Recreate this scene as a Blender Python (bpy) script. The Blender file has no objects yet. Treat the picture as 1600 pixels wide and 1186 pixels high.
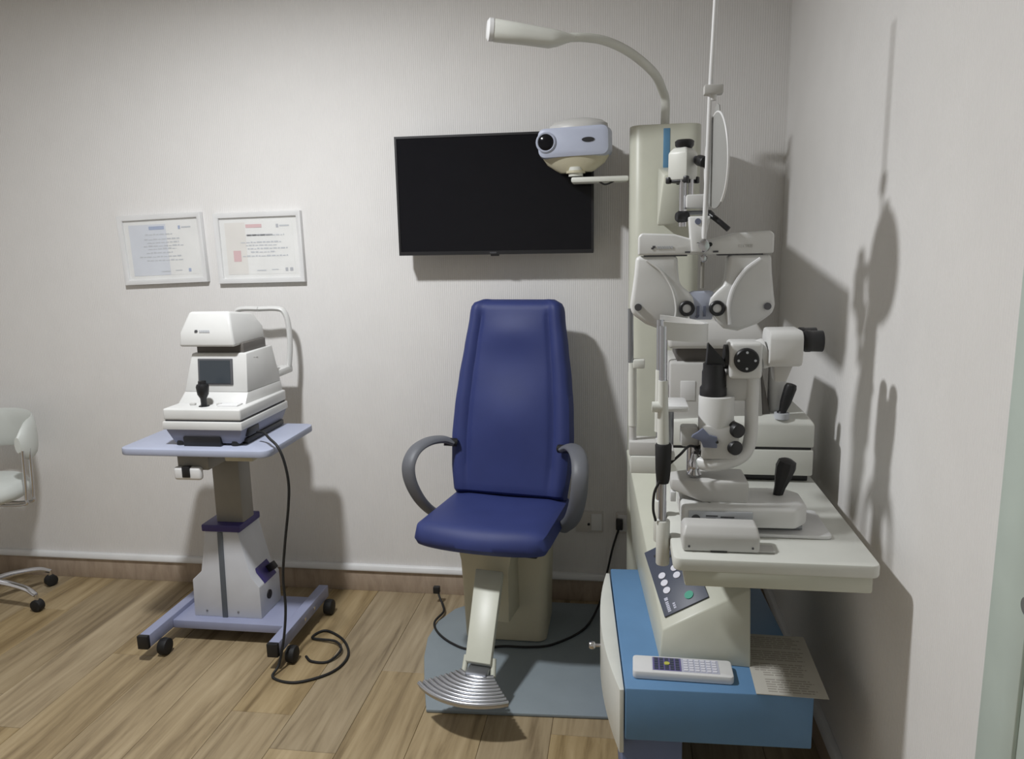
import bpy, bmesh, math, random
from mathutils import Vector, Matrix
random.seed(7)
S = bpy.context.scene
COL = S.collection

# ------------------------------------------------------------------ camera
F_PX, YAW, PITCH, ROLL = 1178.85, math.radians(8.442), math.radians(10.311), math.radians(-1.206)
fwd = Vector((-math.sin(YAW) * math.cos(PITCH), math.cos(YAW) * math.cos(PITCH), -math.sin(PITCH)))
rgt = Vector((math.cos(YAW), math.sin(YAW), 0))
upv = rgt.cross(fwd)
r2 = math.cos(ROLL) * rgt + math.sin(ROLL) * upv
u2 = -math.sin(ROLL) * rgt + math.cos(ROLL) * upv
cd = bpy.data.cameras.new('camera')
cd.sensor_fit = 'HORIZONTAL'; cd.sensor_width = 36; cd.lens = 36 * F_PX / 1600
cd.clip_start = 0.05
cam = bpy.data.objects.new('camera', cd); COL.objects.link(cam)
M = Matrix((r2, u2, -fwd)).transposed().to_4x4(); M.translation = Vector((0, -3.0, 1.5014))
cam.matrix_world = M
S.camera = cam

# ------------------------------------------------------------------ world, lamp, exposure
w = bpy.data.worlds.new('world'); S.world = w; w.use_nodes = True
w.node_tree.nodes['Background'].inputs[0].default_value = (0.8, 0.85, 0.9, 1)
w.node_tree.nodes['Background'].inputs[1].default_value = 0.15
LAMP = Vector((-1.24, -1.40, 2.60))
def area(name, loc, size, power, color):
    l = bpy.data.lights.new(name, 'AREA'); l.shape = 'DISK'; l.size = size; l.energy = power; l.color = color
    o = bpy.data.objects.new(name, l); COL.objects.link(o); o.location = loc
    return o
lamp = area('ceiling_downlight_lamp', LAMP, 0.16, 46.5, (0.962, 0.98, 1.0))
lamp.data.spread = math.radians(176)
S.view_settings.view_transform = 'Standard'
S.view_settings.look = 'None'
S.view_settings.gamma = 1
S.view_settings.use_curve_mapping = False
S.view_settings.exposure = 0.0

# ------------------------------------------------------------------ materials
def lin(c):
    return tuple(((v / 255) / 12.92 if v / 255 <= 0.04045 else ((v / 255 + 0.055) / 1.055) ** 2.4) for v in c)
MATS = {}
def mat(name, rgb, rough=0.5, metal=0.0, spec=0.5, var=0.04, bump=0.0, bscale=200.0, coat=0.0, alpha=1.0, trans=0.0):
    m = bpy.data.materials.new(name); m.use_nodes = True
    nt = m.node_tree; b = nt.nodes['Principled BSDF']
    c = lin(rgb)
    b.inputs['Roughness'].default_value = rough
    b.inputs['Metallic'].default_value = metal
    b.inputs['Specular IOR Level'].default_value = spec
    b.inputs['Coat Weight'].default_value = coat
    b.inputs['Alpha'].default_value = alpha
    b.inputs['Transmission Weight'].default_value = trans
    tc = nt.nodes.new('ShaderNodeTexCoord')
    n = nt.nodes.new('ShaderNodeTexNoise'); n.inputs['Scale'].default_value = 9; n.inputs['Detail'].default_value = 4
    nt.links.new(tc.outputs['Object'], n.inputs['Vector'])
    r = nt.nodes.new('ShaderNodeValToRGB')
    r.color_ramp.elements[0].position = .3; r.color_ramp.elements[1].position = .7
    r.color_ramp.elements[0].color = (*[v * (1 - var) for v in c], 1)
    r.color_ramp.elements[1].color = (*[min(1, v * (1 + var)) for v in c], 1)
    nt.links.new(n.outputs['Fac'], r.inputs['Fac']); nt.links.new(r.outputs['Color'], b.inputs['Base Color'])
    if bump:
        n2 = nt.nodes.new('ShaderNodeTexNoise'); n2.inputs['Scale'].default_value = bscale; n2.inputs['Detail'].default_value = 3
        nt.links.new(tc.outputs['Object'], n2.inputs['Vector'])
        bp = nt.nodes.new('ShaderNodeBump'); bp.inputs['Strength'].default_value = bump; bp.inputs['Distance'].default_value = .002
        nt.links.new(n2.outputs['Fac'], bp.inputs['Height']); nt.links.new(bp.outputs['Normal'], b.inputs['Normal'])
    MATS[name] = m
    return m
def wall_mat(name, rgb, axis):
    m = mat(name, rgb, rough=.75, spec=.25, var=.015)
    nt = m.node_tree; b = nt.nodes['Principled BSDF']
    tc = nt.nodes['Texture Coordinate']
    mp = nt.nodes.new('ShaderNodeMapping')
    mp.inputs['Scale'].default_value = (160, 160, 9) 
    nt.links.new(tc.outputs['Object'], mp.inputs['Vector'])
    n = nt.nodes.new('ShaderNodeTexNoise'); n.inputs['Scale'].default_value = 1.0; n.inputs['Detail'].default_value = 2
    nt.links.new(mp.outputs['Vector'], n.inputs['Vector'])
    wv = nt.nodes.new('ShaderNodeTexWave'); wv.wave_type = 'BANDS'; wv.bands_direction = axis
    wv.inputs['Scale'].default_value = 38; wv.inputs['Distortion'].default_value = .6; wv.inputs['Detail'].default_value = 1
    nt.links.new(tc.outputs['Object'], wv.inputs['Vector'])
    ad = nt.nodes.new('ShaderNodeMath'); ad.operation = 'ADD'
    nt.links.new(n.outputs['Fac'], ad.inputs[0]); nt.links.new(wv.outputs['Fac'], ad.inputs[1])
    bp = nt.nodes.new('ShaderNodeBump'); bp.inputs['Strength'].default_value = .35; bp.inputs['Distance'].default_value = .0015
    nt.links.new(ad.outputs[0], bp.inputs['Height']); nt.links.new(bp.outputs['Normal'], b.inputs['Normal'])
    return m
def wood_mat(name, dark, mid, light, rough=.5):
    m = bpy.data.materials.new(name); m.use_nodes = True
    nt = m.node_tree; b = nt.nodes['Principled BSDF']; b.inputs['Roughness'].default_value = rough
    b.inputs['Specular IOR Level'].default_value = .35
    tc = nt.nodes.new('ShaderNodeTexCoord'); oi = nt.nodes.new('ShaderNodeObjectInfo')
    cb = nt.nodes.new('ShaderNodeCombineXYZ')
    mu = nt.nodes.new('ShaderNodeMath'); mu.operation = 'MULTIPLY'; mu.inputs[1].default_value = 40
    nt.links.new(oi.outputs['Random'], mu.inputs[0])
    for k in range(3): nt.links.new(mu.outputs[0], cb.inputs[k])
    va = nt.nodes.new('ShaderNodeVectorMath'); va.operation = 'ADD'
    nt.links.new(tc.outputs['Object'], va.inputs[0]); nt.links.new(cb.outputs[0], va.inputs[1])
    mp = nt.nodes.new('ShaderNodeMapping'); mp.inputs['Scale'].default_value = (22, 1.6, 5)
    nt.links.new(va.outputs[0], mp.inputs['Vector'])
    n = nt.nodes.new('ShaderNodeTexNoise'); n.inputs['Scale'].default_value = 1; n.inputs['Detail'].default_value = 6
    n.inputs['Roughness'].default_value = .62; n.inputs['Distortion'].default_value = .5
    nt.links.new(mp.outputs['Vector'], n.inputs['Vector'])
    r = nt.nodes.new('ShaderNodeValToRGB')
    e = r.color_ramp.elements; e[0].position = .3; e[0].color = (*lin(dark), 1); e[1].position = .72; e[1].color = (*lin(light), 1)
    x = e.new(.5); x.color = (*lin(mid), 1)
    nt.links.new(n.outputs['Fac'], r.inputs['Fac'])
    hs = nt.nodes.new('ShaderNodeHueSaturation')
    mr = nt.nodes.new('ShaderNodeMapRange'); mr.inputs['To Min'].default_value = .92; mr.inputs['To Max'].default_value = 1.07
    nt.links.new(oi.outputs['Random'], mr.inputs['Value']); nt.links.new(mr.outputs[0], hs.inputs['Value'])
    m3 = nt.nodes.new('ShaderNodeMath'); m3.operation = 'FRACT'
    nt.links.new(mu.outputs[0], m3.inputs[0])
    mr2 = nt.nodes.new('ShaderNodeMapRange'); mr2.inputs['To Min'].default_value = .84; mr2.inputs['To Max'].default_value = 1.08
    nt.links.new(m3.outputs[0], mr2.inputs['Value']); nt.links.new(mr2.outputs[0], hs.inputs['Saturation'])
    nt.links.new(r.outputs['Color'], hs.inputs['Color']); nt.links.new(hs.outputs['Color'], b.inputs['Base Color'])
    MATS[name] = m
    return m
wall_mat('wallpaper_x', (226, 224, 222), 'X'); wall_mat('wallpaper_y', (233, 231, 229), 'Y')
mat('ceiling_paint', (240, 239, 237), .8)
wood_mat('oak_floor', (116, 98, 70), (154, 135, 102), (174, 155, 122), .45)
wood_mat('baseboard_wood', (158, 141, 124), (176, 158, 140), (188, 171, 154), .5)
mat('white_trim', (222, 222, 222), .35)
mat('door_paint', (196, 208, 200), .45)
mat('instrument_white', (214, 214, 212), .38)
mat('instrument_grey', (196, 195, 192), .42)
mat('cream_plastic', (214, 215, 208), .42)
mat('cream_metal', (200, 201, 187), .38)
mat('beige_shell', (196, 190, 166), .42)
mat('cabinet_blue', (100, 140, 180), .42, bump=.12, bscale=500)
mat('plinth_blue', (108, 122, 158), .5)
mat('vinyl_blue', (50, 60, 112), .56, spec=.35, bump=.10, bscale=420, var=.05)
mat('arm_grey', (104, 106, 112), .5, bump=.08)
mat('plate_grey', (132, 142, 148), .55, bump=.15, bscale=260)
mat('black_plastic', (24, 24, 27), .42)
mat('black_rubber', (20, 20, 21), .65)
mat('dark_glass', (20, 20, 24), .13, spec=.22)
mat('screen_grey', (62, 68, 74), .25)
mat('panel_slate', (66, 72, 88), .45)
mat('chrome', (210, 210, 214), .16, metal=1.0)
mat('brushed_steel', (196, 198, 204), .30, metal=1.0)
mat('steel_grey', (150, 152, 156), .35, metal=.8)
mat('lilac_steel', (146, 151, 178), .45)
mat('lilac_top', (168, 174, 194), .5)
mat('purple_plastic', (56, 48, 110), .45)
mat('column_grey', (136, 133, 126), .45)
mat('strip_grey', (92, 98, 106), .5)
mat('stand_white', (198, 200, 206), .45)
mat('device_grey', (132, 134, 150), .5)
mat('seat_white', (208, 212, 208), .5, bump=.08)
mat('projector_silver', (182, 188, 206), .38)
mat('paper_white', (228, 228, 226), .85, spec=.15)
mat('paper_blue', (210, 214, 222), .85, spec=.15)
mat('paper_warm', (222, 219, 214), .85, spec=.15)
mat('print_blue', (158, 170, 196), .85, spec=.1)
mat('print_red', (212, 178, 180), .85, spec=.1)
mat('print_grey', (190, 193, 198), .85, spec=.1)
mat('shade_grey', (98, 94, 90), .5)  # necks: shadow between head and body put into the colour; also the screen side
mat('card_frost', (150, 150, 147), .5)
mat('cert_dark', (172, 174, 180), .85, spec=.1)
mat('print_dark', (92, 92, 95), .85, spec=.1)
mat('leaflet', (190, 187, 178), .85, spec=.15)
mat('leaflet_ink', (158, 153, 145), .85, spec=.1)
mat('button_white', (222, 222, 232), .45)
mat('button_green', (66, 158, 134), .45)
mat('key_violet', (104, 98, 148), .5)
mat('key_pale', (186, 188, 204), .5)
mat('key_yellow', (196, 196, 90), .5)
mat('filter_blue', (112, 118, 140), .4)
mat('clear_plastic', (226, 226, 224), .2, alpha=.45)
mat('accent_blue', (92, 138, 172), .4)
mat('socket_white', (206, 202, 196), .45)
mat('picture_glass', (255, 255, 255), .05, alpha=.06)

# ------------------------------------------------------------------ builders
ORG = {}
def thing(name, label, cat, loc=(0, 0, 0), group=None, rz=0.0, world=True):
    o = bpy.data.objects.new(name, None); COL.objects.link(o)
    o.empty_display_size = .05
    o.location = loc; o.rotation_euler = (0, 0, rz)
    o['label'] = label; o['category'] = cat
    if group: o['group'] = group
    ORG[o.name] = Vector(loc) if world else Vector((0, 0, 0))
    return o
def tag(o, label, cat, group=None):
    o['label'] = label; o['category'] = cat
    if group: o['group'] = group
    return o
def root_off(p):
    while p is not None:
        if p.name in ORG: return ORG[p.name]
        p = p.parent
    return Vector((0, 0, 0))
def finish(name, bm, material, parent, bevel=0.0, seg=2, smooth=True, bangle=35, label=None, kind=None, origin=None):
    bmesh.ops.remove_doubles(bm, verts=bm.verts, dist=1e-6)
    bmesh.ops.recalc_face_normals(bm, faces=bm.faces)
    if bevel:
        ed = [e for e in bm.edges if len(e.link_faces) == 2 and e.calc_face_angle(0) > math.radians(bangle)]
        if ed:
            bmesh.ops.bevel(bm, geom=ed, offset=bevel, segments=seg, profile=.5, affect='EDGES', clamp_overlap=True)
    off = root_off(parent)
    if parent is None and origin is not None: off = Vector(origin)
    if off.length: bmesh.ops.translate(bm, verts=bm.verts, vec=-off)
    me = bpy.data.meshes.new(name); bm.to_mesh(me); bm.free()
    me.materials.append(MATS[material])
    if smooth:
        for p in me.polygons: p.use_smooth = True
        me.set_sharp_from_angle(angle=math.radians(38))
    o = bpy.data.objects.new(name, me); COL.objects.link(o)
    if parent is not None: o.parent = parent
    elif origin is not None: o.location = origin
    if label: o['label'] = label
    if kind: o['kind'] = kind
    return o
def frame(d):
    d = Vector(d).normalized()
    a = Vector((0, 0, 1)) if abs(d.z) < .9 else Vector((0, 1, 0))
    x = a.cross(d).normalized(); y = d.cross(x).normalized()
    return x, y, d
def bm_box(bm, lo, hi, mx=None):
    vs = [bm.verts.new(Vector((x, y, z)) if mx is None else mx @ Vector((x, y, z))) for x in (lo[0], hi[0]) for y in (lo[1], hi[1]) for z in (lo[2], hi[2])]
    for f in ((0, 1, 3, 2), (4, 6, 7, 5), (0, 4, 5, 1), (2, 3, 7, 6), (0, 2, 6, 4), (1, 5, 7, 3)):
        bm.faces.new([vs[i] for i in f])
def box(name, lo, hi, material, parent=None, bevel=.003, seg=2, mx=None, **k):
    bm = bmesh.new(); bm_box(bm, lo, hi, mx)
    return finish(name, bm, material, parent, bevel, seg, **k)
def bm_cyl(bm, p0, p1, r0, r1=None, n=24, sx=1.0, sy=1.0):
    r1 = r0 if r1 is None else r1
    p0, p1 = Vector(p0), Vector(p1); x, y, d = frame(p1 - p0)
    a = [bm.verts.new(p0 + (x * math.cos(t) * sx + y * math.sin(t) * sy) * r0) for t in [2 * math.pi * i / n for i in range(n)]]
    b = [bm.verts.new(p1 + (x * math.cos(t) * sx + y * math.sin(t) * sy) * r1) for t in [2 * math.pi * i / n for i in range(n)]]
    for i in range(n): bm.faces.new((a[i], a[(i + 1) % n], b[(i + 1) % n], b[i]))
    bm.faces.new(a[::-1]); bm.faces.new(b)
def cyl(name, p0, p1, r0, material, parent=None, r1=None, n=24, bevel=0.0, sx=1, sy=1, **k):
    bm = bmesh.new(); bm_cyl(bm, p0, p1, r0, r1, n, sx, sy)
    return finish(name, bm, material, parent, bevel, **k)
def lathe(name, p0, d, prof, material, parent=None, n=28, **k):
    # prof: (distance along axis, radius)
    bm = bmesh.new(); x, y, dd = frame(d); p0 = Vector(p0); rings = []
    for s, r in prof:
        rings.append([bm.verts.new(p0 + dd * s + (x * math.cos(2 * math.pi * i / n) + y * math.sin(2 * math.pi * i / n)) * max(r, 1e-4)) for i in range(n)])
    for a, b in zip(rings, rings[1:]):
        for i in range(n): bm.faces.new((a[i], a[(i + 1) % n], b[(i + 1) % n], b[i]))
    bm.faces.new(rings[0][::-1]); bm.faces.new(rings[-1])
    return finish(name, bm, material, parent, **k)
def spline(pts, sub=8, closed=False):
    P = [Vector(p) for p in pts]; out = []
    n = len(P)
    for i in range(n if closed else n - 1):
        p0 = P[i - 1] if (i > 0 or closed) else P[0] * 2 - P[1]
        p1, p2 = P[i], P[(i + 1) % n]
        p3 = P[(i + 2) % n] if (i + 2 < n or closed) else P[-1] * 2 - P[-2]
        for s in range(sub):
            t = s / sub
            out.append(.5 * ((2 * p1) + (p2 - p0) * t + (2 * p0 - 5 * p1 + 4 * p2 - p3) * t * t + (3 * p1 - p0 - 3 * p2 + p3) * t ** 3))
    if not closed: out.append(P[-1])
    return out
def bm_sweep(bm, path, r, n=10, sx=1.0, sy=1.0, ref=None, square=False):
    path = [Vector(p) for p in path]; rings = []; x = None
    N = len(path)
    for i, p in enumerate(path):
        d = (path[min(i + 1, N - 1)] - path[max(i - 1, 0)]).normalized()
        if ref is not None:
            x = d.cross(Vector(ref)).normalized()
        elif x is None:
            x = frame(d)[0]
        else:
            x = (x - d * x.dot(d)).normalized()
        y = d.cross(x)
        rr = r(i / (N - 1)) if callable(r) else r
        if square:
            prof = [(-1, -.7), (-.7, -1), (.7, -1), (1, -.7), (1, .7), (.7, 1), (-.7, 1), (-1, .7)]
        else:
            prof = [(math.cos(2 * math.pi * k / n), math.sin(2 * math.pi * k / n)) for k in range(n)]
        rings.append([bm.verts.new(p + (x * a * sx + y * b * sy) * rr) for a, b in prof])
    m = len(rings[0])
    for a, b in zip(rings, rings[1:]):
        for k in range(m): bm.faces.new((a[k], a[(k + 1) % m], b[(k + 1) % m], b[k]))
    bm.faces.new(rings[0][::-1]); bm.faces.new(rings[-1])
def tube(name, pts, r, material, parent=None, sub=8, smoothpath=True, n=10, sx=1, sy=1, ref=None, square=False, **k):
    bm = bmesh.new(); bm_sweep(bm, spline(pts, sub) if smoothpath else pts, r, n, sx, sy, ref, square)
    return finish(name, bm, material, parent, **k)
def prism(name, poly, axis, a, b, material, parent=None, bevel=.003, seg=2, mx=None, **k):
    # poly in the two other axes (cyclic order kept x,y,z), extruded along axis from a to b
    bm = bmesh.new()
    def P(u, v, t):
        q = Vector({'x': (t, u, v), 'y': (u, t, v), 'z': (u, v, t)}[axis]); return mx @ q if mx else q
    A = [bm.verts.new(P(u, v, a)) for u, v in poly]; B = [bm.verts.new(P(u, v, b)) for u, v in poly]
    n = len(poly)
    for i in range(n): bm.faces.new((A[i], A[(i + 1) % n], B[(i + 1) % n], B[i]))
    bm.faces.new(A[::-1]); bm.faces.new(B)
    return finish(name, bm, material, parent, bevel, seg, **k)
def hull(name, pts, material, parent=None, bevel=.003, seg=2, **k):
    bm = bmesh.new()
    for p in pts: bm.verts.new(p)
    bmesh.ops.convex_hull(bm, input=bm.verts)
    bmesh.ops.dissolve_limit(bm, angle_limit=math.radians(2), verts=bm.verts, edges=bm.edges)
    return finish(name, bm, material, parent, bevel, seg, **k)
def loft(name, rings, material, parent=None, **k):
    bm = bmesh.new(); R = [[bm.verts.new(p) for p in r] for r in rings]; m = len(R[0])
    for a, b in zip(R, R[1:]):
        for i in range(m): bm.faces.new((a[i], a[(i + 1) % m], b[(i + 1) % m], b[i]))
    bm.faces.new(R[0][::-1]); bm.faces.new(R[-1])
    return finish(name, bm, material, parent, **k)
def rrect(w, h, r, n=5, cx=0, cy=0):
    out = []
    for qx, qy, a0 in ((1, 1, 0), (-1, 1, 90), (-1, -1, 180), (1, -1, 270)):
        for i in range(n + 1):
            t = math.radians(a0 + 90 * i / n)
            out.append((cx + qx * (w / 2 - r) + r * math.cos(t), cy + qy * (h / 2 - r) + r * math.sin(t)))
    return out
def strips(name, rects, mx, material, parent, th=.0006, kind=None):
    bm = bmesh.new()
    for x0, y0, x1, y1 in rects: bm_box(bm, (x0, y0, 0), (x1, y1, th), mx)
    return finish(name, bm, material, parent, 0, smooth=False, kind=kind)
def wordmark(x, y, h, n, rnd):
    # a slanted-looking run of small blocks, the way the unreadable lettering looks
    out = []; cx = x
    for i in range(n):
        wd = h * rnd.uniform(.55, .8); out.append((cx, y, cx + wd, y + h)); cx += wd + h * .22
    return out
def basis(o, x, y):
    x = Vector(x).normalized(); y = Vector(y).normalized(); z = x.cross(y).normalized(); y = z.cross(x)
    m = Matrix((x, y, z)).transposed().to_4x4(); m.translation = Vector(o); return m
def struct(o): o['kind'] = 'structure'; return o

# ------------------------------------------------------------------ the room
X0, X1, Y0, H = -3.15, 0.592, -3.95, 2.62
floor = struct(box('floor', (X0 - .1, Y0 - .1, -.1), (X1 + .1, .1, -.012), 'baseboard_wood', bevel=0))
PW, PL = .2115, 1.22
pm = {}
k = 0
x = -1.4815 - PW * 10
while x < X1 - .001:
    x1 = min(x + PW, X1); xx = max(x, X0)
    y = 0.0 - [.32, .905 - .0, 1.07, .62, .18][k % 5]
    edges = [0.0]
    while y > Y0: edges.append(y); y -= PL
    edges.append(Y0)
    for a, b in zip(edges, edges[1:]):
        key = (round(x1 - xx, 3), round(a - b, 3))
        if key not in pm:
            bm = bmesh.new(); bm_box(bm, (-(x1 - xx) / 2 + .0005, -(a - b) / 2 + .0005, -.012), ((x1 - xx) / 2 - .0005, (a - b) / 2 - .0005, 0))
            bmesh.ops.recalc_face_normals(bm, faces=bm.faces)
            bmesh.ops.bevel(bm, geom=[e for e in bm.edges if all(v.co.z > -.001 for v in e.verts)], offset=.0012, segments=1, affect='EDGES')
            me = bpy.data.meshes.new('plank'); bm.to_mesh(me); bm.free(); me.materials.append(MATS['oak_floor']); pm[key] = me
        p = bpy.data.objects.new('plank', pm[key]); COL.objects.link(p)
        p.location = ((xx + x1) / 2, (a + b) / 2, 0); p.parent = floor
    x += PW; k += 1
struct(box('wall_back', (X0 - .1, 0, -.1), (X1 + .1, .1, H), 'wallpaper_x', bevel=0))
struct(box('wall_right', (X1, Y0, -.1), (X1 + .1, 0, H), 'wallpaper_y', bevel=0))
struct(box('wall_left', (X0 - .1, Y0, -.1), (X0, 0, H), 'wallpaper_y', bevel=0))
struct(box('wall_front', (X0 - .1, Y0 - .1, -.1), (X1 + .1, Y0, H), 'wallpaper_x', bevel=0))
struct(box('ceiling', (X0 - .1, Y0 - .1, H), (X1 + .1, .1, H + .1), 'ceiling_paint', bevel=0))
bb = struct(box('baseboard_back', (X0, -.014, 0), (X1, 0, .098), 'baseboard_wood', bevel=.001))
prism('white_lip', [(0, .096), (-.024, .096), (-.024, .104), (-.016, .119), (0, .122)], 'x', X0, X1, 'white_trim', bb, bevel=.002)
br = struct(box('baseboard_right', (X1 - .014, -1.80, 0), (X1, -.014, .098), 'baseboard_wood', bevel=.001))
prism('white_lip', [(X1, .096), (X1 - .024, .096), (X1 - .024, .104), (X1 - .016, .119), (X1, .122)], 'y', -1.80, -.024, 'white_trim', br, bevel=.002)
d1 = struct(box('door_1', (X1 - .012, -2.72, 0), (X1, -1.905, 2.06), 'door_paint', bevel=.002))
cyl('door_handle', (X1 - .07, -2.0, 1.02), (X1 - .01, -2.0, 1.02), .012, 'brushed_steel', d1)
struct(prism('trim_1', [(-1.80, 0), (-1.905, 0), (-1.905, 2.06), (-2.72, 2.06), (-2.72, 0), (-2.82, 0), (-2.82, 2.16), (-1.80, 2.16)], 'x', X1 - .018, X1, 'door_paint', bevel=.003))
t = thing('ceiling_downlight', 'round white recessed ceiling downlight above the middle of the room', 'light', (LAMP.x, LAMP.y, H))
lathe('ring', (LAMP.x, LAMP.y, H), (0, 0, -1), [(0, .12), (.006, .12), (.010, .11), (.010, .092), (.0, .090)], 'white_trim', t, n=40)

# ------------------------------------------------------------------ television
tv = thing('television', 'black flat-screen television mounted on the wall above the blue exam chair', 'television', (-.485, 0, 1.68))
txm = basis((-.484, -.114, 1.679), (1, 0, -.004), (0, -.012, 1))
tw, th = .752, .444
box('casing', (-tw / 2, -th / 2, -.045), (tw / 2, th / 2, 0), 'black_plastic', tv, bevel=.005, mx=txm)
fr = bmesh.new()
for a, b in (((-tw / 2, -th / 2, 0), (tw / 2, -th / 2 + .014, .006)), ((-tw / 2, th / 2 - .008, 0), (tw / 2, th / 2, .006)), ((-tw / 2, -th / 2 + .014, 0), (-tw / 2 + .008, th / 2 - .008, .006)), ((tw / 2 - .008, -th / 2 + .014, 0), (tw / 2, th / 2 - .008, .006))):
    bm_box(fr, a, b, txm)
finish('bezel', fr, 'black_plastic', tv)
box('screen', (-tw / 2 + .008, -th / 2 + .014, 0), (tw / 2 - .008, th / 2 - .008, .003), 'dark_glass', tv, bevel=0, mx=txm)
box('sensor', (-.016, -th / 2 - .006, -.01), (.016, -th / 2 + .006, .004), 'black_plastic', tv, bevel=.002, mx=txm)
strips('maker_mark', wordmark(-.018, -th / 2 + .004, .006, 5, random), txm @ Matrix.Translation((0, 0, .006)), 'print_dark', tv)
box('wall_bracket', (-.62, -.075, 1.56), (-.36, 0, 1.80), 'black_plastic', tv, bevel=.003)

# ------------------------------------------------------------------ framed certificates
def certificate(cx, cz, rot, blue, label):
    w_, h_ = .380, .288
    t = thing('framed_certificate', label, 'picture frame', (cx, 0, cz), group='framed certificates on the wall')
    mx = basis((cx, -.002, cz), (math.cos(rot), 0, math.sin(rot)), (-math.sin(rot), 0, math.cos(rot)))
    bw = .020
    bm = bmesh.new()
    o = [(-w_ / 2, -h_ / 2), (w_ / 2, -h_ / 2), (w_ / 2, h_ / 2), (-w_ / 2, h_ / 2)]
    i_ = [(-w_ / 2 + bw, -h_ / 2 + bw), (w_ / 2 - bw, -h_ / 2 + bw), (w_ / 2 - bw, h_ / 2 - bw), (-w_ / 2 + bw, h_ / 2 - bw)]
    R = [[bm.verts.new(mx @ Vector((a, b, z))) for a, b in q] for q, z in ((o, 0), (o, .020), (i_, .016), (i_, .006))]
    for a, b in zip(R, R[1:]):
        for k in range(4): bm.faces.new((a[k], a[(k + 1) % 4], b[(k + 1) % 4], b[k]))
    finish('frame', bm, 'white_trim', t, bevel=.0015)
    box('backing', (-w_ / 2 + .004, -h_ / 2 + .004, 0), (w_ / 2 - .004, h_ / 2 - .004, .006), 'paper_white', t, bevel=0, mx=mx)
    pw, ph = .148, .108
    pp = box('certificate_paper', (-pw, -ph, .006), (pw, ph, .0068), 'paper_white', t, bevel=0, mx=mx)
    m2 = mx @ Matrix.Translation((0, 0, .0069))
    rnd = random.Random(3 if blue else 5)
    box('tinted_field', (-pw, -ph, 0), (-pw + (.17 if blue else .09), ph - .004, .0002), 'paper_blue' if blue else 'paper_warm', pp, bevel=0, mx=m2)
    m3 = mx @ Matrix.Translation((0, 0, .0073))
    strips('title_bar', [(-.055, ph - .026, .015, ph - .012)], m3, 'print_blue' if blue else 'print_red', pp)
    lines = []
    rows = [.060, .040, .026, .012, .0, -.016, -.032, -.048] if blue else [.048, .020, .008, -.006, -.020, -.036]
    for r in rows:
        L = rnd.uniform(.05, .10); x = -L + rnd.uniform(-.02, .02) + (-.015 if blue else .02)
        e = x + 2 * L
        while x < e:
            wd = rnd.uniform(.008, .022); lines.append((x, r, min(x + wd, e), r + rnd.uniform(.003, .006))); x += wd + .004
    lines += [(.075 - .03, -ph + .016, .075, -ph + .019), (-.02, -ph + .013, .02, -ph + .017), (.093, ph - .024, .135, ph - .018)]
    strips('printed_lines', lines, m3, 'print_grey', pp, kind='stuff')
    dk = [(.078, ph - .028, .088, ph - .014), (.105, -ph + .010, .116, -ph + .024)]
    if not blue: dk += [(.125, -ph + .010, .138, -ph + .024), (-.055, .049, .06, .055)]
    strips('emblems', dk, m3, 'cert_dark' if not blue else 'print_blue', pp, kind='stuff')
    if not blue: strips('photo_patch', [(-.118, -.055, -.085, -.01)], m3, 'print_red', pp)
    box('glass', (-w_ / 2 + bw - .002, -h_ / 2 + bw - .002, .0125), (w_ / 2 - bw + .002, h_ / 2 - bw + .002, .0140), 'picture_glass', t, bevel=0, mx=mx)
certificate(-1.921, 1.503, .028, True, 'white framed certificate with blue title and pale blue print')
certificate(-1.488, 1.501, .010, False, 'white framed certificate with red title bar and warm tinted side')

# ------------------------------------------------------------------ wall sockets
for x0, x1, lab in ((-.187, -.076, 'double wall socket plate with open hole behind the exam chair'), (-.022, .034, 'single wall socket plate with black plug beside the instrument column')):
    t = thing('wall_socket', lab, 'socket', ((x0 + x1) / 2, 0, .35))
    box('plate', (x0, -.010, .306), (x1, 0, .396), 'socket_white', t, bevel=.003)
    xm = x1 - .054
    box('module', (xm + .006, -.014, .316), (x1 - .004, -.010, .388), 'white_trim', t, bevel=.002)
    cyl('hole', (xm - .004 if x0 < -.1 else xm + .02, -.0145, .342), (xm - .004 if x0 < -.1 else xm + .02, -.009, .342), .0055, 'black_plastic', t, n=16)

# ------------------------------------------------------------------ lift stand with autorefractor
st = thing('lift_table', 'lilac height-adjustable instrument table on castors holding the autorefractor', 'table', (-1.49, -.45, 0))
prism('tabletop', [(p[0] - 1.492, p[1] - .43) for p in rrect(.567, .409, .035, 6)], 'z', .783, .809, 'lilac_top', st, bevel=.005)
sb = box('switch_box', (-1.577, -.595, .722), (-1.455, -.45, .783), 'column_grey', st, bevel=.008)
box('switch_face', (-1.582, -.615, .690), (-1.478, -.590, .738), 'white_trim', sb, bevel=.010, seg=3)
box('rocker_switch', (-1.546, -.620, .702), (-1.517, -.600, .742), 'black_plastic', sb, bevel=.002)
box('drawer_tray', (-1.395, -.59, .757), (-1.29, -.40, .783), 'beige_shell', st, bevel=.004)
box('lift_column', (-1.545, -.43, .44), (-1.435, -.34, .783), 'column_grey', st, bevel=.006)
box('purple_collar', (-1.588, -.468, .438), (-1.432, -.300, .466), 'purple_plastic', st, bevel=.005)
hs = prism('base_housing', [(-1.655, .085), (-1.650, .235), (-1.610, .272), (-1.578, .438), (-1.445, .438), (-1.405, .255), (-1.375, .215), (-1.375, .085)], 'y', -.462, -.290, 'stand_white', st, bevel=.004)
prism('front_strip', [(-1.536, .086), (-1.515, .086), (-1.505, .436), (-1.526, .436)], 'y', -.4665, -.460, 'strip_grey', hs, bevel=.0015)
mxp = basis((-1.392, -.42, .236), (0, 1, 0), (-.55, 0, .84))
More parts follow.
